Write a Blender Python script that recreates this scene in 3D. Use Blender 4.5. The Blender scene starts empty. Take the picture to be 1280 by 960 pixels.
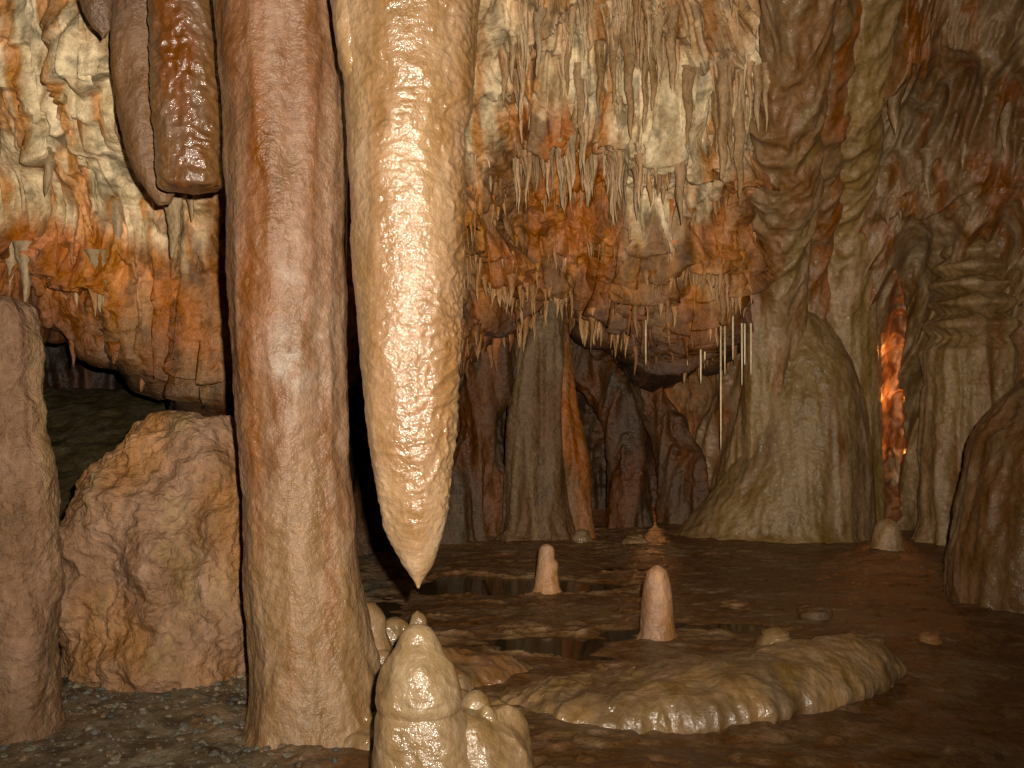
import bpy, math, bmesh
import numpy as np
rng = np.random.default_rng(7)
F = np.float32

# ------------------------------------------------------------ noise
_perm = rng.permutation(256).astype(np.int32)
_g = rng.normal(size=(256, 3)).astype(F); _g /= np.linalg.norm(_g, axis=1)[:, None]
def perlin(p):
    sh = p.shape[:-1]; p = p.reshape(-1, 3).astype(F)
    pi = np.floor(p).astype(np.int32); pf = p - pi
    u = pf*pf*pf*(pf*(pf*6-15)+10)
    r = []
    for dz in (0, 1):
        for dy in (0, 1):
            for dx in (0, 1):
                h = _perm[(_perm[(_perm[(pi[:, 0]+dx) & 255]+pi[:, 1]+dy) & 255]+pi[:, 2]+dz) & 255]
                g = _g[h]
                r.append(g[:, 0]*(pf[:, 0]-dx)+g[:, 1]*(pf[:, 1]-dy)+g[:, 2]*(pf[:, 2]-dz))
    l = lambda a, b, t: a+(b-a)*t
    x0 = l(r[0], r[1], u[:, 0]); x1 = l(r[2], r[3], u[:, 0]); x2 = l(r[4], r[5], u[:, 0]); x3 = l(r[6], r[7], u[:, 0])
    return (l(l(x0, x1, u[:, 1]), l(x2, x3, u[:, 1]), u[:, 2])*1.5).reshape(sh)
def N(p, s, off=0.0):
    return perlin(p*np.array(s, F)+F(off))
def fbm(p, s, o=4, off=0.0, gain=.5):
    a = 1.0; t = 0; s = np.array(s, F)
    for i in range(o):
        t = t+a*perlin(p*s+F(off+i*17.3)); a *= gain; s = s*2.03
    return t
def ridge(p, s, off=0.0):
    n = N(p, s, off); return 1-2*np.sqrt(n*n+.004)
def ss(a, b, x):
    t = np.clip((x-a)/(b-a), 0, 1); return t*t*(3-2*t)
def mixc(a, b, t):
    return np.asarray(a)*(1-t[..., None])+np.asarray(b)*t[..., None]

CREAM = np.array((.74, .58, .35)); PALE = np.array((.50, .345, .19)); RUST = np.array((.39, .13, .030)); ORNG = np.array((.50, .205, .052))
BRN = np.array((.215, .105, .041)); DRK = np.array((.04, .02, .011)); TAN = np.array((.37, .225, .105)); OLV = np.array((.20, .122, .046))
GRY = np.array((.28, .205, .135)); PNK = np.array((.285, .16, .09))

# ------------------------------------------------------------ mesh helpers
def make(name, V, Q, C, mat, parent=None, smooth=True):
    me = bpy.data.meshes.new(name)
    V = np.ascontiguousarray(V.reshape(-1, 3), F); Q = np.ascontiguousarray(Q, np.int32)
    k = Q.shape[1]
    me.vertices.add(len(V)); me.vertices.foreach_set('co', V.ravel())
    me.loops.add(Q.size); me.loops.foreach_set('vertex_index', Q.ravel())
    me.polygons.add(len(Q)); me.polygons.foreach_set('loop_start', np.arange(0, Q.size, k, dtype=np.int32))
    me.polygons.foreach_set('loop_total', np.full(len(Q), k, np.int32))
    me.polygons.foreach_set('use_smooth', np.full(len(Q), smooth))
    me.update(calc_edges=True)
    ca = me.color_attributes.new('mineral_shade', 'FLOAT_COLOR', 'POINT')  # vertex colour: rock tones plus shade painted into hollows and recess
    c4 = np.ones((len(V), 4), F); c4[:, :3] = np.clip(C.reshape(-1, 3), .004, .9)
    ca.data.foreach_set('color', c4.ravel())
    me.materials.append(mat)
    ob = bpy.data.objects.new(name, me); bpy.context.collection.objects.link(ob)
    if parent: ob.parent = parent
    return ob
def quads(nv, nu, closed):
    i = np.arange(nv-1)[:, None]; j = np.arange(nu if closed else nu-1)[None, :]
    j2 = (j+1) % nu
    return np.stack([i*nu+j, i*nu+j2, (i+1)*nu+j2, (i+1)*nu+j], -1).reshape(-1, 4)
def normals(P, closed):
    if closed:
        du = np.roll(P, -1, 1)-np.roll(P, 1, 1)
    else:
        du = np.gradient(P, axis=1)
    dv = np.gradient(P, axis=0)
    n = np.cross(du, dv); return n/(np.linalg.norm(n, axis=-1, keepdims=True)+1e-9)
def surf(name, P, disp, col, mat, closed=False, parent=None, flip=False):
    P = P.astype(F); n = normals(P, closed)
    if flip: n = -n
    d = disp(P)
    V = P+n*d[..., None]
    C = col(V, d)
    return make(name, V, quads(P.shape[0], P.shape[1], closed), C, mat, parent), V
def column(name, prof, disp, col, mat, nu=220, nv=420, parent=None, sm=5):
    a = np.array(prof, float); a = a[np.argsort(a[:, 0])]
    z = np.linspace(a[0, 0], a[-1, 0], nv)
    c = [np.interp(z, a[:, 0], a[:, k]) for k in range(1, 5)]
    k = np.ones(2*sm*2+1); k /= k.sum(); h = len(k)//2
    for i in range(4):
        e = np.pad(c[i], h, mode='reflect', reflect_type='odd'); c[i] = np.convolve(e, k, 'valid')
    c[2] = np.maximum(c[2], .001); c[3] = np.maximum(c[3], .001)
    th = np.linspace(0, 2*np.pi, nu, endpoint=False)
    P = np.stack([c[0][:, None]+c[2][:, None]*np.cos(th), c[1][:, None]+c[3][:, None]*np.sin(th), np.repeat(z[:, None], nu, 1)], -1)
    rr = np.minimum(1, np.minimum(c[2], c[3])/.10)[:, None]
    return surf(name, P, lambda p: disp(p)*rr, col, mat, True, parent)[0]
def sweep(path, nseg, nring):
    a = np.array(path, float); n = len(a)
    t = np.linspace(0, n-1, nring)
    i = np.clip(np.floor(t).astype(int), 0, n-2); f = (t-i)[:, None]
    p0 = a[np.clip(i-1, 0, n-1)]; p1 = a[i]; p2 = a[i+1]; p3 = a[np.clip(i+2, 0, n-1)]
    out = .5*((2*p1)+(-p0+p2)*f+(2*p0-5*p1+4*p2-p3)*f**2+(-p0+3*p1-3*p2+p3)*f**3)
    c = out[:, :3]; r1 = np.maximum(out[:, 3], .001); r2 = np.maximum(out[:, 4], .001)
    T = np.gradient(c, axis=0); T /= np.linalg.norm(T, axis=1, keepdims=True)+1e-9
    up = np.array((0, 1, .05)) if abs(T[:, 2]).mean() > .6 else np.array((0, 0, 1.))
    S = np.cross(T, up); S /= np.linalg.norm(S, axis=1, keepdims=True)+1e-9
    U = np.cross(S, T)
    th = np.linspace(0, 2*np.pi, nseg, endpoint=False)
    return c[:, None]+S[:, None]*(r1[:, None]*np.cos(th))[..., None]+U[:, None]*(r2[:, None]*np.sin(th))[..., None]
def tube(name, path, disp, col, mat, nseg=120, nring=260, parent=None):
    P = sweep(path, nseg, nring)
    n = normals(P.astype(F), True); c = P.mean(1, keepdims=True)
    flip = ((P-c)*n).sum() < 0
    return surf(name, P, disp, col, mat, True, parent, flip)[0]

# ------------------------------------------------------------ materials
def rock(name, rough=(.28, .55), bump=.5, scale=1.0, spec=.5, var=.45, coat=0.0, cr=.14):
    m = bpy.data.materials.new(name); m.use_nodes = True
    nt = m.node_tree; nd = nt.nodes; L = nt.links; nd.clear()
    o = nd.new('ShaderNodeOutputMaterial'); b = nd.new('ShaderNodeBsdfPrincipled'); L.new(b.outputs[0], o.inputs[0])
    at = nd.new('ShaderNodeAttribute'); at.attribute_name = 'mineral_shade'
    tc = nd.new('ShaderNodeTexCoord')
    def noise(s, d=6, r=.6, stretch=None):
        n = nd.new('ShaderNodeTexNoise'); n.inputs['Scale'].default_value = s*scale; n.inputs['Detail'].default_value = d; n.inputs['Roughness'].default_value = r
        if stretch:
            mp = nd.new('ShaderNodeMapping'); mp.inputs['Scale'].default_value = stretch; L.new(tc.outputs['Object'], mp.inputs[0]); L.new(mp.outputs[0], n.inputs['Vector'])
        else: L.new(tc.outputs['Object'], n.inputs['Vector'])
        return n
    def mr(src, a, bb, c, d):
        q = nd.new('ShaderNodeMapRange'); q.inputs[1].default_value = a; q.inputs[2].default_value = bb; q.inputs[3].default_value = c; q.inputs[4].default_value = d
        L.new(src, q.inputs[0]); return q.outputs[0]
    n1 = noise(6, 6, .68, (1, 1, .4)); n5 = noise(26, 4, .62)
    v1 = mr(n1.outputs[0], .3, .7, 1-var, 1+var*.7); v2 = mr(n5.outputs[0], .3, .7, 1-var*.5, 1+var*.45)
    mu = nd.new('ShaderNodeMath'); mu.operation = 'MULTIPLY'; L.new(v1, mu.inputs[0]); L.new(v2, mu.inputs[1])
    vs = nd.new('ShaderNodeVectorMath'); vs.operation = 'SCALE'; L.new(at.outputs['Color'], vs.inputs[0]); L.new(mu.outputs[0], vs.inputs['Scale'])
    hs = nd.new('ShaderNodeHueSaturation'); L.new(vs.outputs[0], hs.inputs['Color'])
    L.new(mr(n1.outputs[0], .3, .7, 1.2, .9), hs.inputs['Saturation'])
    L.new(hs.outputs[0], b.inputs['Base Color'])
    L.new(mr(n1.outputs[0], .35, .65, rough[0], rough[1]), b.inputs['Roughness'])
    b.inputs['Specular IOR Level'].default_value = spec
    b.inputs['Coat Weight'].default_value = coat; b.inputs['Coat Roughness'].default_value = cr
    n6 = noise(95, 2, .6)
    ad = nd.new('ShaderNodeMath'); ad.operation = 'MULTIPLY_ADD'; L.new(n6.outputs[0], ad.inputs[0]); ad.inputs[1].default_value = .2; L.new(n5.outputs[0], ad.inputs[2])
    bp = nd.new('ShaderNodeBump'); bp.inputs['Strength'].default_value = bump; bp.inputs['Distance'].default_value = .03
    L.new(ad.outputs[0], bp.inputs['Height']); L.new(bp.outputs[0], b.inputs['Normal'])
    L.new(bp.outputs[0], b.inputs['Coat Normal'])
    return m
M_wall = rock('dripstone_wall_rock', (.38, .68), .7, 1, .35, .5)
M_wet = rock('wet_flowstone', (.30, .48), .36, 1.2, .5, .28, .8, .10)
M_col = rock('satin_flowstone', (.40, .62), .5, 1.1, .4, .36, .12, .2)
M_dome = rock('damp_brown_flowstone', (.38, .62), .45, 1, .3, .45, .25, .10)
M_floor = rock('wet_cave_floor', (.26, .6), .45, 1, .45, .55)
M_bould = rock('boulder_rock', (.55, .85), .8, 1, .3, .45)
M_grav = rock('gravel_stone', (.6, .9), .6, 2, .3, .35)

# ------------------------------------------------------------ hanging cave wall
xs = np.linspace(-6.2, 3.6, 1150)
kx = [-6.2, -3.4, -2.2, -1.3, -.5, 0, .5, 1.25, 1.8, 2.15, 2.5, 3.0, 3.6]
zl = np.interp(xs, kx, [2.0, 1.85, 1.4, 1.3, 1.7, 2.2, 2.15, 1.95, 1.7, 1.7, 3.0, 4.6, 5.2])
yl = np.interp(xs, kx, [7.3, 7.4, 7.6, 8.4, 9.6, 10.1, 10.2, 10.2, 10.3, 10.5, 10.0, 9.6, 9.6])
yt = np.interp(xs, kx, [6.2, 6.3, 6.4, 7.0, 7.6, 7.9, 8.0, 8.1, 8.4, 8.6, 9.0, 9.4, 9.6])
k = np.ones(41)/41
def sm(a, k=k): return np.convolve(np.pad(a, len(k)//2, mode='edge'), k, 'valid')
zl, yl, yt = sm(zl), sm(yl), sm(yt)
xz = np.stack([xs*0, xs, xs*0], -1).astype(F)
zl = zl+.14*ridge(xz, (1, 2.1, 1), 3)+.10*N(xz, (1, 5, 1), 5)+.07*N(xz, (1, 12, 1), 25)
v1 = np.linspace(0, 1, 50)[:-1]; v2 = np.linspace(0, 1, 560)
Z1 = zl[None]+.25*(1-v1[:, None])**2; Y1 = yl[None]+2.2*(1-v1[:, None])**1.0
t2 = v2[:, None]
Z2 = zl[None]+(5.6-zl[None])*t2
tt = np.clip((Z2-zl[None])/(4.6-np.minimum(zl, 3.8)[None]), 0, 1.3)
Y2 = yt[None]+(yl-yt)[None]*np.sign(1-tt)*np.abs(1-tt)**1.15
P = np.stack([np.repeat(xs[None], len(v1)+len(v2), 0), np.concatenate([Y1, Y2]), np.concatenate([Z1, Z2])], -1).astype(F)
ledge_f = {}
def wall_disp(p):
    q = p.copy(); q[..., 1] = 0
    q[..., 0] += N(q, (.9, 1, .9), 77)*.2
    rgt = ss(-.8, 0, p[..., 0])
    big = (.46-.10*rgt)*N(q, (.7, 1, .7), 1)+(.22-.06*rgt)*N(q, (1.5, 1, 1.2), 9)+.09*fbm(q, (3.4, 1, 2.6), 2, 19)
    amp = ss(-.40, .35, N(q, (1.1, 1, 1.4), 31)); amp2 = ss(-.3, .3, N(q, (1.9, 1, 1.9), 33))
    tooth = np.abs(N(q, (5.5, 1, .5), 12))+.6*np.abs(N(q, (13, 1, .9), 15))
    t = (q[..., 2]+.7*N(q, (.8, 1, .4), 4)+.10*N(q, (3, 1, 1), 41)+(.20+.18*rgt)*tooth)/.85
    f = t-np.floor(t); l1 = ss(0, .10, f)*(1-f)**1.5
    t = (q[..., 2]+.45*N(q, (1.7, 1, .9), 24)+.30*tooth)/.33
    g = t-np.floor(t); l2 = ss(0, .16, g)*(1-g)**1.3
    ledge_f['f'] = f+2*(amp < .35); ledge_f['g'] = g+2*(amp2 < .35)
    fl = (.03+.06*rgt)*ridge(q, (4.2, 1, .5), 40)*(.4+.6*amp)+(.02+.035*rgt)*ridge(q, (9, 1, .8), 44)*(.3+.7*amp2)+.012*ridge(q, (19, 1, 1.8), 46)
    return big+.34*amp*l1+.12*amp2*l2+fl+.035*fbm(p, (6, 6, 5), 4, 50)+.012*ridge(p, (13, 13, 11), 52)*(1-.5*rgt)
def wall_col(V, d):
    x, z = V[..., 0], V[..., 2]
    q = V.copy(); q[..., 1] *= .3
    n1 = fbm(q, (1.3, 1.3, .9), 4, 70); n2 = fbm(q, (5, 5, .7), 4, 80); n3 = fbm(q, (7, 7, 4), 3, 90)
    zc = np.interp(x, [-5, -3.3, -2.4, -1.6, -.6, 0, .6, 1.3, 2.0, 2.6], [2.5, 2.5, 2.6, 3.1, 3.7, 3.85, 3.5, 3.15, 3.3, 3.9])
    m = ss(-.22, .22, z-zc+.45*n1+.3*n2)
    low = mixc(RUST, BRN, ss(-.2, .5, n1)); low = mixc(low, ORNG, ss(.1, .6, n2)*.8); low = mixc(low, TAN*1.1, ss(.2, .7, fbm(q, (2.4, 2.4, 1.0), 3, 95))*.6)
    hi = mixc(CREAM, PALE, ss(-.1, .6, n3)); hi = mixc(hi, ORNG, ss(.10, .5, n2-.3*n1)*.85)
    hi = mixc(hi, BRN*1.2, ss(.35, .8, fbm(q, (2.6, 2.6, .7), 3, 97))*.6)
    c = mixc(low, hi, m)
    top = ss(3.9, 4.35, z+.4*n2)*ss(-.8, .3, x); c = mixc(c, mixc(ORNG*.8, BRN*1.3, ss(-.3, .3, n2)), top*.65)
    c = mixc(c, BRN, ss(1.7, 2.4, x+.3*n2)*.7)
    c = mixc(c, DRK, ss(.6, -.35, z-np.interp(x, xs, sm(zl))+.25*n1)*.93*ss(2.5, 2.2, x))  # shade under the overhang painted in, near black at the lip
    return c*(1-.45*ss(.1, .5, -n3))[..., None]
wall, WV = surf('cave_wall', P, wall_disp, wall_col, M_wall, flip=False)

# recess wall behind
xb = np.linspace(-8, 5, 600); zb = np.linspace(-.5, 3.6, 240)
X, Z = np.meshgrid(xb, zb); Y = np.interp(X, [-8, -4, -1.5, 0, 5], [9.6, 10.6, 11.6, 12.2, 12.4])-.25*(Z-1)
def rec_disp(p):
    q = p.copy(); q[..., 1] = 0
    return .5*N(q, (1.1, 1, .3), 2)+.3*ridge(q, (2.3, 1, .5), 6)+.1*ridge(q, (6, 1, 1), 8)+.05*fbm(q, (8, 8, 6), 3, 9)
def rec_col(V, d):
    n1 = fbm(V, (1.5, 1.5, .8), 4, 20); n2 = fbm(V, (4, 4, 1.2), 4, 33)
    c = mixc(BRN*.22, RUST*.28, ss(0, .5, n1)); c = mixc(c, TAN*.14, ss(.1, .6, n2)); return c*(.45+.55*ss(-.3, .5, d))[..., None]*(1-.6*ss(-1.5, -2.2, V[..., 0]))[..., None]  # recess gloom put into the colour, hollows and left end darkest
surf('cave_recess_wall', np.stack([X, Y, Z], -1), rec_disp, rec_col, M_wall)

# right flowstone wall
plan = np.array([(1.95, 12.2), (2.1, 11.4), (2.35, 10.9), (2.9, 10.8), (3.5, 10.8), (3.95, 10.7), (4.4, 10.3), (5.1, 9.9), (5.7, 9.0), (5.9, 7.5), (5.7, 5.5)])
dl = np.r_[0, np.cumsum(np.linalg.norm(np.diff(plan, axis=0), axis=1))]
u = np.linspace(0, dl[-1], 950); px = sm(np.interp(u, dl, plan[:, 0])); py = sm(np.interp(u, dl, plan[:, 1]))
zr = np.linspace(-.4, 5.6, 520)
OV = np.interp(zr, [-.5, 1.2, 2.4, 3.4, 4.5, 5.6], [-.1, 0, .3, .9, 1.8, 2.4])
PR = np.stack([np.repeat(px[None], 520, 0)-.18*OV[:, None], py[None]-OV[:, None], np.repeat(zr[:, None], 950, 1)], -1)
SL = {}
def rw_disp(p):
    q = p.copy(); w = .25*N(p, (.6, .6, .4), 60)
    q[..., 0] = p[..., 0]+w-.20*(p[..., 2]-1); q[..., 1] *= .5
    f = .30*N(q, (1.3, 1.3, .2), 61)+.24*ridge(q, (2.1, 2.1, .15), 62)+.11*ridge(q, (4.6, 4.6, .25), 63)+.035*ridge(q, (11, 11, .6), 64)
    t = (p[..., 2]+.5*N(q, (1.5, 1.5, .2), 65)+.4*np.abs(N(q, (5, 5, .5), 66)))/1.1; g = t-np.floor(t)
    f = f+.14*ss(0, .09, g)*(1-g)*ss(2.3, 3.2, p[..., 2])*ss(-.2, .3, N(p, (1, 1, 1), 68))+.015*fbm(p, (9, 9, 7), 3, 67)+.005*ridge(p, (18, 18, 14), 69)
    X0 = p[..., 0]+.18*np.interp(p[..., 2], zr, OV)
    wd = (.085+.035*N(p, (0, 0, 4), 14)+.02*N(p, (0, 0, 11), 15))*(.3+.7*ss(2.6, 1.8, p[..., 2]))
    slit = np.exp(-((X0-3.95-.05*N(p, (0, 0, 2.2), 4)-.02*N(p, (0, 0, 8), 5))/wd)**4)*ss(.0, .3, p[..., 2])*ss(2.6, 2.0, p[..., 2])
    SL['s'] = slit
    return f*(1-.75*slit)-.7*slit+slit*(.12*N(p, (5, 5, 3), 8)+.10*ridge(p, (9, 9, 5), 18))
def rw_col(V, d):
    n1 = fbm(V, (1.2, 1.2, .35), 4, 120); n2 = fbm(V, (4, 4, .5), 4, 130)
    c = mixc(BRN*.85, TAN*.58, ss(-.3, .5, n1)); c = mixc(c, RUST*.55, ss(.1, .5, n2)*.8); c = mixc(c, PALE*.65, ss(.2, .6, fbm(V, (2.5, 2.5, .5), 3, 140))*.6)
    c = mixc(c, OLV, ss(3.2, 4.4, V[..., 0])*ss(3.2, 2, V[..., 2])*.6)
    c = c*(.65+.42*ss(-.1, .5, d))[..., None]  # painted shading: hollows between the folds darkened by displacement
    return mixc(c, mixc(PALE*.6, BRN*.5, ss(-.2, .3, fbm(V, (7, 7, 4), 3, 55))), SL['s'])
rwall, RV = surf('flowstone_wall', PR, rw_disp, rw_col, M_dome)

# ceiling above (closes the chamber)
xc = np.linspace(-7, 7, 220); yc = np.linspace(3.0, 9.5, 120); X, Y = np.meshgrid(xc, yc)
surf('cave_ceiling', np.stack([X, Y, 5.15+0*X], -1), lambda p: -.3*fbm(p, (.8, .8, .8), 4, 3), lambda V, d: np.tile(BRN, V.shape[:2]+(1,)), M_wall)

# ------------------------------------------------------------ stalactite fringe
def cones(name, items, mat, nseg=12, nring=18, lump=.06, bend=1.0):
    it = np.array([i[:6] for i in items], float); C0 = np.array([i[6] for i in items]); C1 = np.array([i[7] for i in items])
    n = len(it); v = np.linspace(0, 1, nring); th = np.linspace(0, 2*np.pi, nseg, endpoint=False)
    x, y, z, Ln, r, pw = [it[:, k][:, None, None] for k in range(6)]
    V = v[None, :, None]; T = th[None, None, :]
    rad = r*((1-V)**pw*.92+.08*(1-V**6))*(1+lump*np.sin(V*Ln*31+x*30)+lump*np.sin(V*Ln*73+x*50)+.12*np.sin(2*T+x*9+V*5)+.10*np.sin(3*T+x*19)+.5*bend*np.exp(-V*7))
    bx = bend*(.04*np.sin(x*50)*V*Ln+.008*np.sin(V*Ln*17+x*40))
    A = np.stack([x+bx+rad*np.cos(T), y+rad*np.sin(T)+0*bx, z-Ln*V+0*rad], -1)
    Q = quads(nring, nseg, True)[None]+(np.arange(n)*nring*nseg)[:, None, None]
    f = (v[None, :, None, None]**1.3)
    Cc = C0[:, None, None]*(1-f)+C1[:, None, None]*f+np.zeros((1, 1, nseg, 1))
    return make(name, A, Q.reshape(-1, 4)[:, ::-1], Cc, mat)
W2 = WV[49:]; ff = ledge_f['f'][49:]; gg = ledge_f['g'][49:]
x_, z_ = W2[..., 0], W2[..., 2]
clus = N(W2, (1.7, 1.7, 1.7), 300) > -.12
items = []
def pick(mask, n):
    idx = np.argwhere(mask); return idx[rng.choice(len(idx), min(n, len(idx)), replace=False)]
def add_cones(mask, n, l0, l1, r0, r1, ca, cb, W=W2):
    for i, j in pick(mask, n):
        p = W[i, j]; Ln = l0+(l1-l0)*rng.random()**2.0; r = (r0+(r1-r0)*rng.random())*(.6+.5*Ln/l1)
        s = .75+.5*rng.random(); sc = rng.random()
        a = (np.array(ca)*(1-sc*.5)+RUST*sc*.5)*s
        items.append((p[0], p[1]+.02, p[2]+.08, Ln+.08, r, .6+.4*rng.random(), a, np.array(cb)*s))
e1 = (ff < .12) & clus; e2 = (gg < .14) & clus
add_cones(e1 & (x_ > -.6) & (x_ < 2.2) & (z_ > 3.3), 430, .08, .5, .018, .045, PALE*.75, PALE*.9)
add_cones(e2 & (x_ > -.6) & (x_ < 2.2) & (z_ > 3.3), 260, .05, .26, .015, .03, CREAM*.7, PALE)
add_cones(e1 & (x_ > -.6) & (x_ < 2.3) & (z_ <= 3.3), 330, .05, .32, .02, .045, BRN*1.3, TAN)
add_cones(e2 & (x_ > -.6) & (x_ < 2.3) & (z_ <= 3.3), 330, .04, .2, .012, .03, ORNG*.7, TAN*.9)
add_cones(e1 & (x_ < -1.2), 80, .1, .42, .03, .06, PALE*.6, PALE*.8)
add_cones(e2 & (x_ < -1.2), 80, .05, .22, .02, .04, ORNG*.6, TAN)
lipd = z_-np.interp(x_, xs, zl)
add_cones((lipd < .12) & (x_ > -.6) & (x_ < 2.2), 160, .05, .32, .02, .05, RUST*.3, BRN*.6)
add_cones((lipd < .08) & (x_ < -.6), 30, .05, .2, .03, .06, RUST*.4, BRN*.7)
cones('stalactite_fringe', items, M_wall)
items = []
for i, j in pick((RV[..., 2] > 2.9) & (RV[..., 1] < 10.2), 60):
    p = RV[i, j]; L_ = .15+.4*rng.random()**2; items.append((p[0], p[1]+.02, p[2]+.08, L_, .03+.06*rng.random()*L_*2, .8, TAN*.5, TAN*.7))
cones('stalactite_fringe', items, M_dome)
items = []
for (a, y, zt, L_) in [(1.88, 10.2, 2.15, .62), (1.93, 10.25, 2.1, .35), (2.07, 10.15, 2.2, 1.3), (2.12, 10.2, 2.0, .4), (2.29, 10.2, 2.0, .5), (2.33, 10.25, 2.0, .3), (1.32, 10.1, 2.2, .5), (1.75, 10.2, 2.2, .5), (2.2, 10.2, 2.1, .35), (2.38, 10.2, 2.0, .4)]:
    items.append((a*.955, y*.955, 1.5+(zt-1.5)*.955+.1, L_+.1, .0085, .15, CREAM*.8, CREAM))
cones('soda_straw_cluster', items, M_col, lump=.02, bend=0)
# larger hanging stalactites rooted on the wall
items = []; wd = np.stack([W2[..., 0]/W2[..., 1], (W2[..., 2]-1.5)/W2[..., 1]], -1)[::3, ::3]; Ws = W2[::3, ::3]
for (x, y, zb_, r, ln) in [(.50, 7.5, 3.26, .04, .5), (.86, 7.6, 3.32, .06, 1.0), (.98, 7.5, 3.35, .035, .6), (.40, 7.4, 3.6, .03, .4), (1.32, 7.7, 3.3, .045, .5), (1.62, 7.8, 3.05, .07, .8), (1.72, 7.7, 2.9, .06, .8), (1.56, 7.8, 3.25, .05, .6), (1.66, 7.8, 3.2, .04, .6), (1.18, 7.6, 3.7, .05, .5), (.2, 7.5, 3.75, .035, .4), (.66, 7.5, 3.5, .04, .4), (1.05, 7.5, 3.5, .04, .45), (.75, 7.5, 3.55, .03, .4),
                           (-2.98, 5.9, 2.75, .04, .3), (-2.7, 6.0, 2.6, .04, .3), (-3.3, 5.9, 2.9, .05, .3), (-1.93, 5.8, 2.2, .085, .7), (-1.84, 5.8, 2.42, .05, .5), (-2.45, 6.3, 2.3, .05, .3), (-3.05, 6.4, 2.0, .05, .3), (-2.6, 6.4, 1.95, .05, .3), (-3.2, 6.2, 2.3, .06, .4), (-2.02, 5.8, 2.5, .05, .5)]:
    tgt = np.array((x/y, (zb_+ln-1.5)/y)); e = ((wd-tgt)**2).sum(-1); i, j = np.unravel_index(e.argmin(), e.shape); p = Ws[i, j]; s = p[1]/y
    c = TAN if x > .3 else PALE*.75
    items.append((p[0], p[1]+.03, p[2]+.1, ln*s+.1, r, .55, c*.75, c))
cones('hanging_stalactite_group', items, M_wall, 24, 70)

# ------------------------------------------------------------ floor
yy = 1.2+(np.linspace(0, 1, 700)**1.5)*12.3; xx = np.linspace(-1, 1, 900); xx = np.sign(xx)*np.abs(xx)**1.25*8
X, Y = np.meshgrid(xx, yy)
P0 = np.stack([X, Y, 0*X], -1).astype(F)
n = .05*fbm(P0, (.9, .9, 1), 3, 5)
w = N(P0, (.8, 1.5, 1), 14)+.4*N(P0, (2.4, 4.2, 1), 15)+.18*N(P0, (6, 9, 1), 16)
R = ss(-1.1, -.5, X)*ss(2.9, 2.0, X)*ss(5.0, 5.4, Y)*ss(9.2, 8.0, Y)
spot = np.exp(-((X-.25)/.65)**2-((Y-5.85)/.30)**2)*.95+np.exp(-((X+.1)/.8)**2-((Y-7.6)/.5)**2)*.75
f = (w*.9+spot-.40)-(1-R)*1.2
pool = ss(0, .25, f); rim = np.exp(-((f+.05)/.045)**2)*ss(.1, .5, R)*ss(-.4, .2, N(P0, (2.2, 2.2, 1), 91))
wet = ss(-1.0, -.4, X+.3*N(P0, (1, 1, 1), 2))
terr = np.mod(w*2.0+.2*N(P0, (9, 9, 1), 7), 1); terr = ss(0, .1, terr)*(1-terr)
H = n*.6*(1-.5*wet)*(1-.7*R)+wet*(.018*terr)*(1-.4*R)-.03*pool+.018*rim+.006*fbm(P0, (7, 11, 1), 4, 8)
H += wet*.03*N(P0, (1.6, 2.4, 1), 81)*(1-.7*R)
H += (1-wet)*.03*fbm(P0, (4, 4, 1), 5, 18)
H += ss(5.9, 10, Y)*1.45*ss(-1.7, -3.0, X)
V = np.stack([X, Y, H], -1)
n1 = fbm(V, (1.6, 1.6, 1), 4, 40); n2 = fbm(V, (5, 8, 1), 4, 50)
c = mixc(BRN*.55, TAN*.42, ss(-.2, .6, n1)); c = mixc(c, RUST*.3, ss(.1, .6, n2)*.5); c = mixc(c, TAN*.8, np.clip(rim, 0, 1)*.65)
c = mixc(c, TAN*.6, ss(.75, 1, terr)*wet*.4); c = mixc(c, BRN*.3, pool)
dry = mixc(np.array((.13, .10, .062)), np.array((.17, .11, .06)), ss(-.3, .4, n1)); dry = mixc(dry, np.array((.06, .042, .025)), ss(.1, .5, n2))
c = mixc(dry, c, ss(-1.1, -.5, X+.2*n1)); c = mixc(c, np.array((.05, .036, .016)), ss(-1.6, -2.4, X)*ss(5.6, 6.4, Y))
floor = make('cave_floor', V, quads(len(yy), len(xx), False), c, M_floor)
m = bpy.data.materials.new('pool_water'); m.use_nodes = True; b = m.node_tree.nodes['Principled BSDF']
b.inputs['Base Color'].default_value = (.04, .025, .011, 1); b.inputs['Roughness'].default_value = .05; b.inputs['IOR'].default_value = 1.33
nz = m.node_tree.nodes.new('ShaderNodeTexNoise'); nz.inputs['Scale'].default_value = 6; bp = m.node_tree.nodes.new('ShaderNodeBump'); bp.inputs['Strength'].default_value = .02
m.node_tree.links.new(nz.outputs[0], bp.inputs['Height']); m.node_tree.links.new(bp.outputs[0], b.inputs['Normal'])
def water(name, cx, cy, rx, ry):
    t = np.linspace(0, 2*np.pi, 60, endpoint=False); r = np.linspace(0.01, 1, 6)
    A = np.stack([cx+rx*r[:, None]*np.cos(t), cy+ry*r[:, None]*np.sin(t), np.full((6, 60), -.007)], -1)
    make(name, A, quads(6, 60, True), np.ones((360, 3))*.1, m)
water('pool_water', .45, 6.8, 1.4, 1.7)

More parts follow.
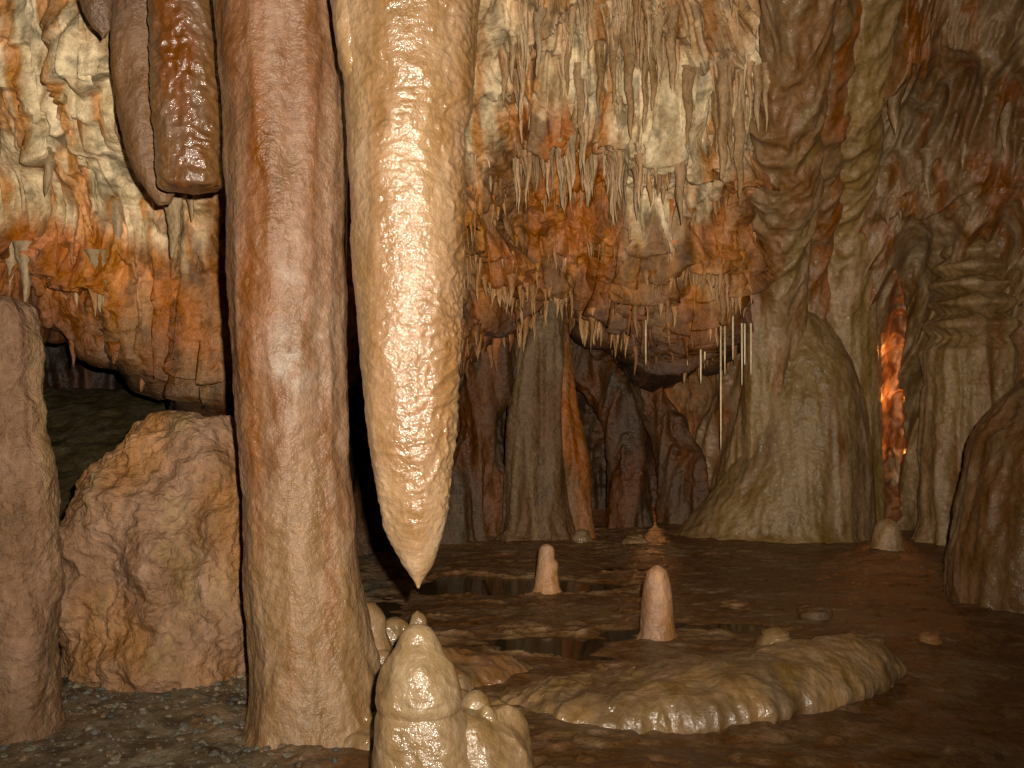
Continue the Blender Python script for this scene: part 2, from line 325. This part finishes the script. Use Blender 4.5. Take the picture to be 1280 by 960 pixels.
# ------------------------------------------------------------ speleothem surface recipes
def d_smooth(a=1.0, sx=1.0):
    return lambda p: a*(.035*N(p, (3*sx, 3*sx, .6), 5)+.014*ridge(p, (5*sx, 5*sx, .6), 7)+.010*N(p, (7, 7, 4), 9)+.004*ridge(p, (13, 13, 10), 11)+.002*fbm(p, (30, 30, 26), 2, 12))
def d_main(p):
    flute = .024*ridge(p, (4.2, 4.2, .3), 3)+.018*N(p, (2.5, 2.5, .7), 4)+.010*N(p, (8, 8, 5), 44)
    q = p+.04*N(p, (4, 4, 4), 8)[..., None]
    rip = .0068*ridge(q, (13, 13, 18), 21)+.0042*ridge(q, (25, 25, 34), 23)+.002*N(q, (50, 50, 60), 25)
    rip = rip*(.4+.8*ss(-.3, .4, N(p, (2, 2, 1.5), 30)))
    return flute+rip+.02*ss(2.60, 2.70, p[..., 2]+.5*(p[..., 0]+.5)+.05*N(p, (6, 6, 2), 3))
def c_mix(a, b, c3=None, sz=.8, s=2.0, off=0):
    def f(V, d):
        n = fbm(V, (s, s, sz), 4, 200+off); c = mixc(a, b, ss(-.3, .4, n))
        if c3 is not None: c = mixc(c, c3, ss(.15, .6, fbm(V, (s*1.7, s*1.7, sz*1.2), 4, 222+off)))
        return c
    return f
STAL = np.array((.385, .245, .132))
pf = [(5.3, -.40, 3.84, .30), (3.12, -.399, 3.84, .247), (2.94, -.402, 3.84, .236), (2.76, -.393, 3.84, .222), (2.49, -.393, 3.84, .216), (2.19, -.39, 3.84, .21), (1.89, -.39, 3.84, .2), (1.68, -.39, 3.84, .189), (1.44, -.387, 3.84, .174), (1.26, -.3825, 3.84, .152), (1.08, -.375, 3.84, .126), (.96, -.3675, 3.84, .107), (.87, -.357, 3.84, .078), (.81, -.351, 3.84, .047), (.774, -.352, 3.84, .018), (.735, -.351, 3.84, .004)]
pf = [(a, b_, c_, r-.010 if r > .05 else r, (r-.010)*.9 if r > .05 else r) for a, b_, c_, r in pf]
def cm(V, d):
    n = fbm(V, (2.6, 2.6, .6), 4, 210); c = mixc(STAL, STAL*np.array((.74, .64, .54)), ss(-.25, .45, n)); return mixc(c, TAN*.6, ss(2.3, 3.3, V[..., 2]+.3*n)*.5)
ms = bpy.data.objects.new('giant_stalactite', None); bpy.context.collection.objects.link(ms)
column('shaft', pf, d_main, cm, M_wet, 420, 1300, ms, 4)
tube('side_lobe', [(-.60, 3.80, 3.9, .09, .09), (-.59, 3.78, 3.2, .075, .075), (-.585, 3.77, 2.9, .07, .07), (-.575, 3.76, 2.72, .05, .05), (-.565, 3.78, 2.6, .015, .015)], d_smooth(.7), cm, M_wet, 100, 200, ms)

# left column
pf = [(5.3, -1.1, 4.48, .30), (3.39, -1.04, 4.48, .25), (3.18, -1.032, 4.48, .2555), (2.655, -1.011, 4.48, .2555), (2.13, -1.006, 4.48, .254), (1.605, -.98, 4.48, .238), (1.08, -.945, 4.48, .2275), (.73, -.924, 4.48, .231), (.38, -.896, 4.48, .2485), (.135, -.863, 4.48, .275), (0, -.854, 4.48, .30), (-.1, -.85, 4.48, .36)]
pf = [(a, b_, c_, r-.01, r-.01) for a, b_, c_, r in pf]
def cc(V, d):
    n = fbm(V, (3, 3, .6), 5, 240); c = mixc(PNK*.82, PNK*np.array((.62, .48, .38)), ss(-.25, .35, n))
    c = mixc(c, TAN*.66, ss(1.3, .3, V[..., 2]+.5*n)*.75)
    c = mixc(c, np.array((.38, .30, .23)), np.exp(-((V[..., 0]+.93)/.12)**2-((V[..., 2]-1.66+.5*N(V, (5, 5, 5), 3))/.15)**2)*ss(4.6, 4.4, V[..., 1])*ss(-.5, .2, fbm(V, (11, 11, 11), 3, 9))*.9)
    c = mixc(c, GRY*.9, ss(.25, .7, fbm(V, (5, 5, 3), 4, 260))*.3)
    return mixc(c, RUST*.5, ss(.15, .55, fbm(V, (4, 4, .35), 3, 250))*.6)
column('limestone_column', pf, lambda p: 1.0*d_smooth(1.0)(p)+.012*ridge(p, (7, 7, .5), 90)+.011*fbm(p, (6, 6, 3.5), 3, 91), cc, M_col, 360, 1200)
tube('slender_column', [(-.98, 5.4, 5.2, .10, .10), (-.94, 5.4, 3.5, .09, .09), (-.93, 5.4, 2.6, .06, .06), (-.925, 5.4, 1.6, .05, .05), (-.93, 5.4, .8, .07, .07), (-.93, 5.4, -.1, .10, .10)], d_smooth(.7), c_mix(TAN*.6, PALE*.6), M_wet, 80, 400)
bs = [(5.3, -1.66, 5.12, .17, .17), (3.4, -1.66, 5.12, .142, .142), (2.9, -1.63, 5.12, .15, .15), (2.60, -1.61, 5.12, .15, .15), (2.50, -1.60, 5.12, .148, .148), (2.482, -1.60, 5.12, .138, .138), (2.474, -1.60, 5.12, .07, .07), (2.470, -1.60, 5.12, .002, .002)]
column('broken_stalactite', bs, lambda p: .9*d_smooth(1, 1.3)(p)+.010*ridge(p, (12, 12, 14), 3)+.006*fbm(p, (22, 22, 22), 2, 4), c_mix(BRN*.85, PNK*.55, RUST*.4), M_wet, 220, 900, None, 1)
tube('draped_stalactite', [(-2.1, 5.5, 5.2, .14, .08), (-2.03, 5.5, 3.6, .13, .06), (-2.0, 5.5, 3.2, .13, .055), (-1.93, 5.5, 2.8, .10, .05), (-1.89, 5.5, 2.6, .06, .04), (-1.87, 5.5, 2.48, .005, .005)], lambda p: 1.3*d_smooth(1, 1.6)(p)+.02*ridge(p, (6, 6, .5), 77), c_mix(BRN*.8, PNK*.55), M_col)
tube('draped_stalactite', [(-2.2, 5.3, 5.2, .10, .08), (-2.14, 5.3, 3.9, .10, .05), (-2.13, 5.3, 3.45, .08, .05), (-2.12, 5.3, 3.28, .005, .005)], lambda p: 1.3*d_smooth(1, 1.6)(p), c_mix(BRN*.9, PNK*.5), M_col)

# left edge pillar
pf = [(1.88, -2.20, 4.4, .01, .01), (1.865, -2.20, 4.4, .09, .09), (1.82, -2.2, 4.4, .135, .14), (1.70, -2.19, 4.4, .15, .16), (1.3, -2.19, 4.4, .165, .17), (1.2, -2.18, 4.4, .19, .18), (.9, -2.18, 4.4, .21, .19), (.6, -2.18, 4.4, .20, .19), (.2, -2.19, 4.4, .19, .19), (-.1, -2.19, 4.4, .20, .2)]
column('broken_pillar', pf, lambda p: 1.3*d_smooth(1)(p)+.016*fbm(p, (6, 6, 6), 4, 4)+.02*ridge(p, (5, 5, 1.5), 6), c_mix(PNK*.6, PNK*.85, TAN*.5), M_bould, 240, 500, None, 2)
# boulder
pf = [(1.35, -1.83, 5.5, .02, .02), (1.32, -1.83, 5.5, .12, .1), (1.2, -1.82, 5.5, .26, .22), (1.0, -1.84, 5.5, .37, .32), (.66, -1.856, 5.5, .48, .42), (.35, -1.86, 5.5, .51, .46), (.1, -1.84, 5.5, .50, .46), (-.2, -1.82, 5.5, .50, .46)]
def bd(p):
    return .12*N(p, (2.2, 2.2, 2.0), 5)*ss(-.1, .5, p[..., 2])+.05*ridge(p, (3.1, 3.1, 2.4), 9)+.05*fbm(p, (5, 5, 5), 5, 3)+.012*ridge(p, (12, 12, 12), 61)
column('boulder', pf, bd, c_mix(PNK*.78, np.array((.28, .14, .058)), TAN*.6, 1.5), M_bould, 340, 460, None, 3)

# column foot flowstone lumps
ft = bpy.data.objects.new('flowstone_mound', None); bpy.context.collection.objects.link(ft)
cl = c_mix(TAN*.6, PALE*.6, OLV*.8)
for i, (x, y, h, r) in enumerate([(-.68, 4.72, .50, .11), (-.62, 4.66, .30, .13), (-.58, 5.1, .34, .12), (-.46, 5.0, .22, .12), (-.70, 4.5, .22, .15), (-.57, 4.42, .11, .15), (-.52, 5.6, .26, .07), (-.40, 4.8, .10, .12), (-.3, 5.1, .08, .1)]):
    column('lump_%d' % (i+1), [(h, x, y, .004, .004), (h*.97, x, y, r*.3, r*.3), (h*.85, x, y, r*.6, r*.6), (h*.5, x, y, r*.9, r*.9), (0, x, y, r*1.4, r*1.4), (-.08, x, y, r*1.6, r*1.6)], lambda p: d_smooth(1.5, 1.6)(p)+.012*fbm(p, (9, 9, 9), 2, 5), cl, M_wet, 120, 150, ft, 3)
tube('apron', [(-.75, 5.2, .03, .02, .02), (-.5, 5.2, .02, .2, .10), (-.3, 5.28, .01, .26, .08), (-.08, 5.36, .0, .2, .06), (0.1, 5.42, -.02, .02, .02)], lambda p: d_smooth(1.0, 1.6)(p)+.02*fbm(p, (6, 6, 6), 3, 5), c_mix(TAN*.45, BRN*.8, OLV*.7), M_wet, 120, 200, ft)

# front stalagmite
fs = bpy.data.objects.new('stalagmite', None); bpy.context.collection.objects.link(fs)
cs = c_mix(TAN*.66, PALE*.64, OLV*1.0, 1.2)
pf = [(.668, -.325, 3.55, .006), (.662, -.325, 3.55, .03), (.64, -.326, 3.55, .052), (.604, -.327, 3.55, .070), (.52, -.328, 3.55, .108), (.46, -.324, 3.55, .127), (.408, -.319, 3.55, .134), (.375, -.318, 3.55, .124), (.34, -.315, 3.55, .142), (.2, -.30, 3.55, .17), (-.05, -.29, 3.55, .2)]
dd = lambda p: .8*d_smooth(1, 1.5)(p)+.004*ridge(p, (14, 14, 20), 3)+.012*N(p, (9, 9, 7), 6)
column('cone', [(a, b_, c_, r, r) for a, b_, c_, r in pf], dd, cs, M_wet, 260, 420, fs, 2)
pf = [(.355, -.19, 3.66, .01), (.35, -.19, 3.66, .08), (.33, -.19, 3.66, .16), (.27, -.195, 3.66, .225), (.2, -.20, 3.65, .26), (.08, -.20, 3.64, .29), (-.08, -.2, 3.62, .36)]
column('base', [(a, b_, c_, r, r*.8) for a, b_, c_, r in pf], lambda p: 1.3*d_smooth(1, 1.8)(p)+.02*N(p, (6, 6, 5), 6), cs, M_wet, 300, 300, fs, 4)
for i, (x, y, h, r) in enumerate([(-.13, 3.68, .40, .045), (-.05, 3.7, .36, .045), (-.09, 3.6, .37, .035)]):
    column('nub_%d' % (i+1), [(h, x, y, .003, .003), (h-.008, x, y, r*.5, r*.5), (h-.03, x, y, r, r), (h-.12, x, y, r*1.8, r*1.8)], d_smooth(.5, 2), cs, M_wet, 70, 60, fs, 1)

# flowstone ledge
def slab_d(p):
    side = ss(.15, .02, p[..., 2])
    return .035*N(p, (1.8, 1.8, 2), 5)+(.006+.022*side)*ridge(p, (4, 4, 1.5), 6)+(.005+.014*side)*ridge(p, (9, 9, 4), 7)+.012*N(p, (5, 5, 14), 71)+.010*fbm(p, (9, 9, 9), 4, 8)
tube('flowstone_ledge', [(-.12, 4.98, -.06, .02, .02), (.08, 4.90, -.03, .16, .05), (.45, 4.78, .0, .32, .10), (.85, 4.80, .03, .34, .13), (1.25, 4.94, .055, .30, .155), (1.55, 5.10, .07, .26, .16), (1.78, 5.22, .06, .2, .15), (1.92, 5.29, .04, .09, .08), (1.95, 5.31, .03, .01, .01)], slab_d, c_mix(TAN*.42, TAN*.72, OLV*.9, 1.4, 3), M_wet, 280, 640)

# small stalagmites
def stub(name, x, y, h, r, mat=M_col, c=None, tiers=False):
    pr = [(h, x, y, .004, .004), (h-.01, x, y, r*.35, r*.35), (h-.035, x, y, r*.62, r*.62), (h*.75, x, y, r*.82, r*.8), (h*.4, x, y, r*.97, r*.95), (.03, x, y, r*1.03, r*1.0), (0, x, y, r*1.2, r*1.2), (-.06, x, y, r*1.6, r*1.6)]
    if tiers: pr = [(h, x, y, .004, .004), (h-.01, x, y, r*.4, r*.4), (h-.04, x, y, r*.62, r*.6), (h*.68, x-.005, y, r*.66, r*.7), (h*.6, x+.01, y, r*.85, r*.8), (h*.4, x, y, r*.85, r*.95), (.03, x, y, r*1.0, r*1.0), (-.05, x, y, r*1.4, r*1.4)]
    column(name, pr, lambda p: .5*d_smooth(1, 2)(p), c or c_mix(np.array((.38, .20, .095)), PNK*.95, None, 2, 5, 7), mat, 100, 180, None, 2)
stub('small_stalagmite', .25, 7.4, .345, .085, tiers=True)
stub('small_stalagmite', .86, 6.05, .43, .094)
stub('small_stalagmite', 1.47, 5.72, .14, .10, M_wet, cs)
stub('small_stalagmite', 3.42, 9.35, .27, .125, M_dome, c_mix(TAN*.8, GRY))
stub('small_stalagmite', .66, 9.7, .13, .09, M_dome, c_mix(TAN*.5, GRY*.5)); stub('small_stalagmite', 1.15, 9.6, .10, .10, M_dome, c_mix(TAN*.5, GRY*.5)); stub('small_stalagmite', 2.42, 5.95, .06, .06, M_wet, c_mix(TAN*.6, BRN))
stub('small_stalagmite', -.86, 8.3, .25, .08, M_dome); stub('small_stalagmite', 1.5, 6.9, .05, .09, M_dome, c_mix(TAN*.5, BRN*.7))
def stone(name, x, y, z, rx, ry, rz, c, seed):
    th = np.linspace(0, 2*np.pi, 48, endpoint=False); ph = np.linspace(-np.pi/2, np.pi/2, 28)
    e = lambda a: np.sign(a)*np.abs(a)**.6
    P = np.stack([x+rx*e(np.cos(ph))[:, None]*np.cos(th), y+ry*e(np.cos(ph))[:, None]*np.sin(th), z+rz*e(np.sin(ph))[:, None]+0*th], -1)
    surf(name, P, lambda p: .3*min(rx, rz*2)*fbm(p, (6, 6, 6), 3, seed), c, M_bould, True)
stone('flat_stone', 2.0, 5.9, .03, .15, .1, .03, c_mix(TAN*.5, BRN*.8), 3); stone('flat_stone', 1.95, 6.6, .02, .12, .1, .04, c_mix(BRN*.7, GRY*.4), 8)
stone('flat_stone', -1.62, 3.28, .05, .16, .12, .05, c_mix(np.array((.42, .22, .16)), PNK), 38)

# ------------------------------------------------------------ right group
pf = [(2.40, 2.77, 10.3, .01, .01), (2.36, 2.78, 10.3, .09, .1), (2.14, 2.82, 10.3, .27, .28), (1.74, 2.93, 10.25, .43, .4), (1.34, 2.97, 10.2, .53, .45), (.86, 2.94, 10.2, .62, .52), (.38, 2.80, 10.2, .77, .58), (.06, 2.68, 10.2, .90, .62), (-.2, 2.6, 10.2, 1.1, .8)]
column('stalagmite_dome', pf, lambda p: .06*N(p, (1.5, 1.5, .6), 2)+.025*ridge(p, (3.5, 3.5, .4), 8)+.012*ridge(p, (8, 8, .8), 18)+.004*ridge(p, (12, 12, 8), 9)+.008*fbm(p, (9, 9, 7), 3, 4), c_mix(OLV*.9, TAN*.46, BRN*.75, .5, 1.8), M_dome, 340, 420, None, 3)
fl = lambda a: (lambda p: a*(.06*N(p, (2, 2, .5), 2)+.045*ridge(p, (4, 4, .35), 8)+.018*ridge(p, (9, 9, .7), 9)+.005*ridge(p, (15, 15, 12), 5)))
tube('flowstone_column', [(2.9, 8.2, 5.4, .3, .3), (3.0, 9.0, 4.0, .24, .18), (3.2, 9.9, 3.3, .24, .2), (3.34, 10.4, 2.4, .25, .22), (3.42, 10.5, 1.2, .28, .25), (3.44, 10.5, -.1, .3, .3)], fl(1.2), c_mix(OLV*1.25, OLV, TAN*.7, .4), M_dome, 160, 460)
tube('flowstone_column', [(2.25, 7.9, 5.2, .3, .25), (2.32, 8.5, 4.0, .26, .22), (2.48, 9.4, 3.2, .26, .22), (2.60, 9.95, 2.5, .25, .22), (2.56, 10.15, 1.6, .24, .22), (2.50, 10.3, .8, .30, .25), (2.4, 10.4, -.1, .4, .3)], fl(1.4), c_mix(BRN*.95, TAN*.6, OLV, .4), M_dome, 180, 480)
tube('flowstone_column', [(2.55, 8.0, 5.2, .25, .2), (2.70, 8.9, 4.0, .2, .16), (2.88, 9.8, 3.1, .17, .15), (2.95, 10.3, 2.3, .18, .16), (3.0, 10.5, 1.2, .2, .2), (3.0, 10.5, -.1, .2, .2)], fl(1.2), c_mix(BRN*.85, TAN*.5, RUST*.5, .4), M_dome, 140, 460)
# tiered column
P_ = [(3.34, 4.40, .10), (3.3, 4.40, .16), (3.1, 4.41, .24), (2.9, 4.41, .26), (2.74, 4.42, .34), (2.69, 4.42, .24), (2.60, 4.42, .40), (2.52, 4.42, .27), (2.44, 4.42, .43), (2.35, 4.42, .29), (2.26, 4.41, .45), (2.16, 4.40, .31), (2.06, 4.40, .46), (1.94, 4.39, .34), (1.8, 4.38, .42), (1.5, 4.38, .37), (1.2, 4.38, .39), (.6, 4.38, .40), (0, 4.37, .43), (-.15, 4.37, .5)]
pf = [(3.36, 4.40, 9.75, .01, .01)]+[(a, b_, 9.75, r-.02, r-.03) for a, b_, r in P_]
column('tiered_stalagmite_column', pf, lambda p: fl(1.3)(p)*ss(2.4, 1.7, p[..., 2])+fl(.45)(p)*ss(1.7, 2.4, p[..., 2])+.04*N(p, (2, 2, 3), 6), c_mix(OLV*1.1, TAN*.62, BRN*.9, .7), M_dome, 260, 720, None, 1)
tube('flowstone_column', [(4.1, 8.6, 5.4, .22, .2), (4.25, 9.2, 4.2, .12, .12), (4.36, 9.65, 3.5, .09, .09), (4.40, 9.75, 3.2, .08, .08)], fl(.7), c_mix(TAN*.6, OLV), M_dome, 100, 260)
tube('flowstone_column', [(4.6, 8.4, 5.4, .35, .3), (4.85, 9.2, 4.0, .26, .22), (4.95, 9.6, 2.6, .25, .25), (4.98, 9.6, 1.2, .28, .28), (5.0, 9.5, -.2, .35, .3)], fl(1.3), c_mix(BRN*.9, TAN*.45, OLV, .6), M_dome, 140, 420)
pf = [(1.62, 3.95, 7.3, .01, .01), (1.58, 3.95, 7.3, .2, .2), (1.4, 3.93, 7.3, .38, .36), (1.1, 3.9, 7.25, .55, .5), (.7, 3.88, 7.2, .66, .6), (.3, 3.86, 7.2, .72, .65), (.05, 3.85, 7.2, .72, .66), (-.15, 3.85, 7.2, .70, .66)]
column('flowstone_mound', pf, lambda p: .06*N(p, (1.6, 1.6, 1), 2)+.04*ridge(p, (4.5, 4.5, .9), 8)+.02*ridge(p, (10, 10, 2), 9)+.008*fbm(p, (14, 14, 14), 2, 4), c_mix(BRN*.7, OLV*.65, TAN*.45), M_dome, 320, 320, None, 2)

# ------------------------------------------------------------ columns in the recess, colours darkened to stand in for its shade
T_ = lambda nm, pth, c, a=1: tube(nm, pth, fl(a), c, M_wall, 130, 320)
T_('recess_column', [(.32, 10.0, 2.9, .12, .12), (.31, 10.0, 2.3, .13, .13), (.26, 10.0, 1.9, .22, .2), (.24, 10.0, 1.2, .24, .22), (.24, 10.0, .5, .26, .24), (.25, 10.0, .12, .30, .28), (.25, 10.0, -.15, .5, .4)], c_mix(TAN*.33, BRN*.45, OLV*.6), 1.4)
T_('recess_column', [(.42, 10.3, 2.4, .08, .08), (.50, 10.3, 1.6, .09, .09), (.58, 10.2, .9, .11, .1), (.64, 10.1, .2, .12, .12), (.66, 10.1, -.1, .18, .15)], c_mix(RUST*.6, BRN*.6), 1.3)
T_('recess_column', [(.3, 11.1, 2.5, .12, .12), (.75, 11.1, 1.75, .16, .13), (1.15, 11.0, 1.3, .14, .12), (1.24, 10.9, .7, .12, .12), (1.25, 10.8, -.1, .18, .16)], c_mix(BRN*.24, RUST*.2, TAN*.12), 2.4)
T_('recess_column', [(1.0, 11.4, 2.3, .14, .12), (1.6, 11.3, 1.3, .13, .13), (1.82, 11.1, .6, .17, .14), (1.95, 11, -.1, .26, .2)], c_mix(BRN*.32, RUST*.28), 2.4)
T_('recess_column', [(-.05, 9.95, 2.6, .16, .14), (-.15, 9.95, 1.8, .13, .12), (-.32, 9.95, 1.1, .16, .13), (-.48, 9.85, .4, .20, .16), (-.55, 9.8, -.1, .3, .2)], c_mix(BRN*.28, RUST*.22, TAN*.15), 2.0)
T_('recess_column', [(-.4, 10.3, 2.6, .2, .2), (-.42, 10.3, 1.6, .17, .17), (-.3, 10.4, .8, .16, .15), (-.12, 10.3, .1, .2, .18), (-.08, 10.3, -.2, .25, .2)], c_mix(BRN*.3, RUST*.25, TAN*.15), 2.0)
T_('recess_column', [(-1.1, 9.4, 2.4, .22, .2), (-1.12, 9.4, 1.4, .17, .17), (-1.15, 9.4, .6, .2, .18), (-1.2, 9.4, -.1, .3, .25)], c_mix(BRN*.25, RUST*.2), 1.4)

# ------------------------------------------------------------ gravel
g = 5200
bm = bmesh.new(); bmesh.ops.create_icosphere(bm, subdivisions=1, radius=1); bv = np.array([v.co[:] for v in bm.verts]); bf = np.array([[v.index for v in f.verts] for f in bm.faces]); bm.free()
gy = 2.3+rng.random(g)*3.4; gx = -2.6+rng.random(g)*(1.9)
keep = gx < -.55-.25*rng.random(g)*1.0; gx, gy = gx[keep], gy[keep]; g = len(gx)
r = .0035+.018*rng.random(g)**4
hz = np.array([H[np.argmin(np.abs(yy-b_)), np.argmin(np.abs(xx-a))] for a, b_ in zip(gx, gy)])
ang = rng.random(g)*6.28
jit = 1+.5*(rng.random((g, len(bv), 1))-.5)
sc = np.stack([1+.6*rng.random(g), .8+.4*rng.random(g), .5+.4*rng.random(g)], -1)[:, None]
L3 = bv[None]*jit*sc*r[:, None, None]
R3 = np.stack([L3[..., 0]*np.cos(ang)[:, None]-L3[..., 1]*np.sin(ang)[:, None], L3[..., 0]*np.sin(ang)[:, None]+L3[..., 1]*np.cos(ang)[:, None], L3[..., 2]], -1)
A = R3+np.stack([gx, gy, hz+r*.1], -1)[:, None]
base = np.array([(.13, .11, .07), (.16, .105, .06), (.11, .10, .08), (.20, .16, .11)])[rng.integers(0, 4, g)]*(.5+.7*rng.random((g, 1)))
make('gravel', A, (bf[None]+(np.arange(g)*len(bv))[:, None, None]).reshape(-1, 3), np.repeat(base[:, None], len(bv), 1), M_grav, smooth=False)

# ------------------------------------------------------------ lights, world, camera
w = bpy.data.worlds.new('World'); bpy.context.scene.world = w; w.use_nodes = True
w.node_tree.nodes['Background'].inputs[0].default_value = (1, .78, .55, 1); w.node_tree.nodes['Background'].inputs[1].default_value = .010
def lamp(name, kind, loc, e, col, r, linear=None):
    l = bpy.data.lights.new(name, kind); l.energy = e; l.color = col; l.shadow_soft_size = r
    o = bpy.data.objects.new(name, l); o.location = loc; bpy.context.collection.objects.link(o)
    if linear:
        l.use_nodes = True; nt = l.node_tree; em = nt.nodes['Emission']; lf = nt.nodes.new('ShaderNodeLightFalloff'); lf.inputs['Strength'].default_value = linear
        nt.links.new(lf.outputs['Linear'], em.inputs['Strength'])
    return o
fo = lamp('camera_flash', 'SPOT', (.10, -.02, 1.62), 100, (1, .905, .775), .02, linear=3.4)
fo.data.spot_size = math.radians(94); fo.data.spot_blend = 1.0; fo.rotation_euler = (math.radians(97), 0, math.radians(6))
# orange tourist lamps: inside the cleft of the flowstone wall, and low in the recess
for zt, en in ((.8, 1.6), (1.35, 4.5), (1.85, 3.5)):
    row = RV[np.argmin(np.abs(zr-zt))]; msk = (row[:, 0] > 3.75) & (row[:, 0] < 4.15)
    cand = row[msk]; pnt = cand[np.argmax(cand[:, 1])]
    lamp('orange_cave_lamp', 'POINT', (float(pnt[0])-.01, float(pnt[1])-.25, zt), en, (1, .30, .06), .012)
lamp('orange_cave_lamp', 'POINT', (1.62, 11.65, .6), 6, (1, .38, .11), .03)

cam = bpy.data.cameras.new('Camera'); co = bpy.data.objects.new('Camera', cam); bpy.context.collection.objects.link(co)
co.location = (0, 0, 1.5); co.rotation_euler = (math.radians(90), 0, 0); cam.sensor_width = 36; cam.lens = 36; cam.clip_end = 200; cam.clip_start = .05
sc_ = bpy.context.scene; sc_.camera = co
sc_.view_settings.view_transform = 'Standard'; sc_.view_settings.look = 'None'; sc_.view_settings.exposure = 0
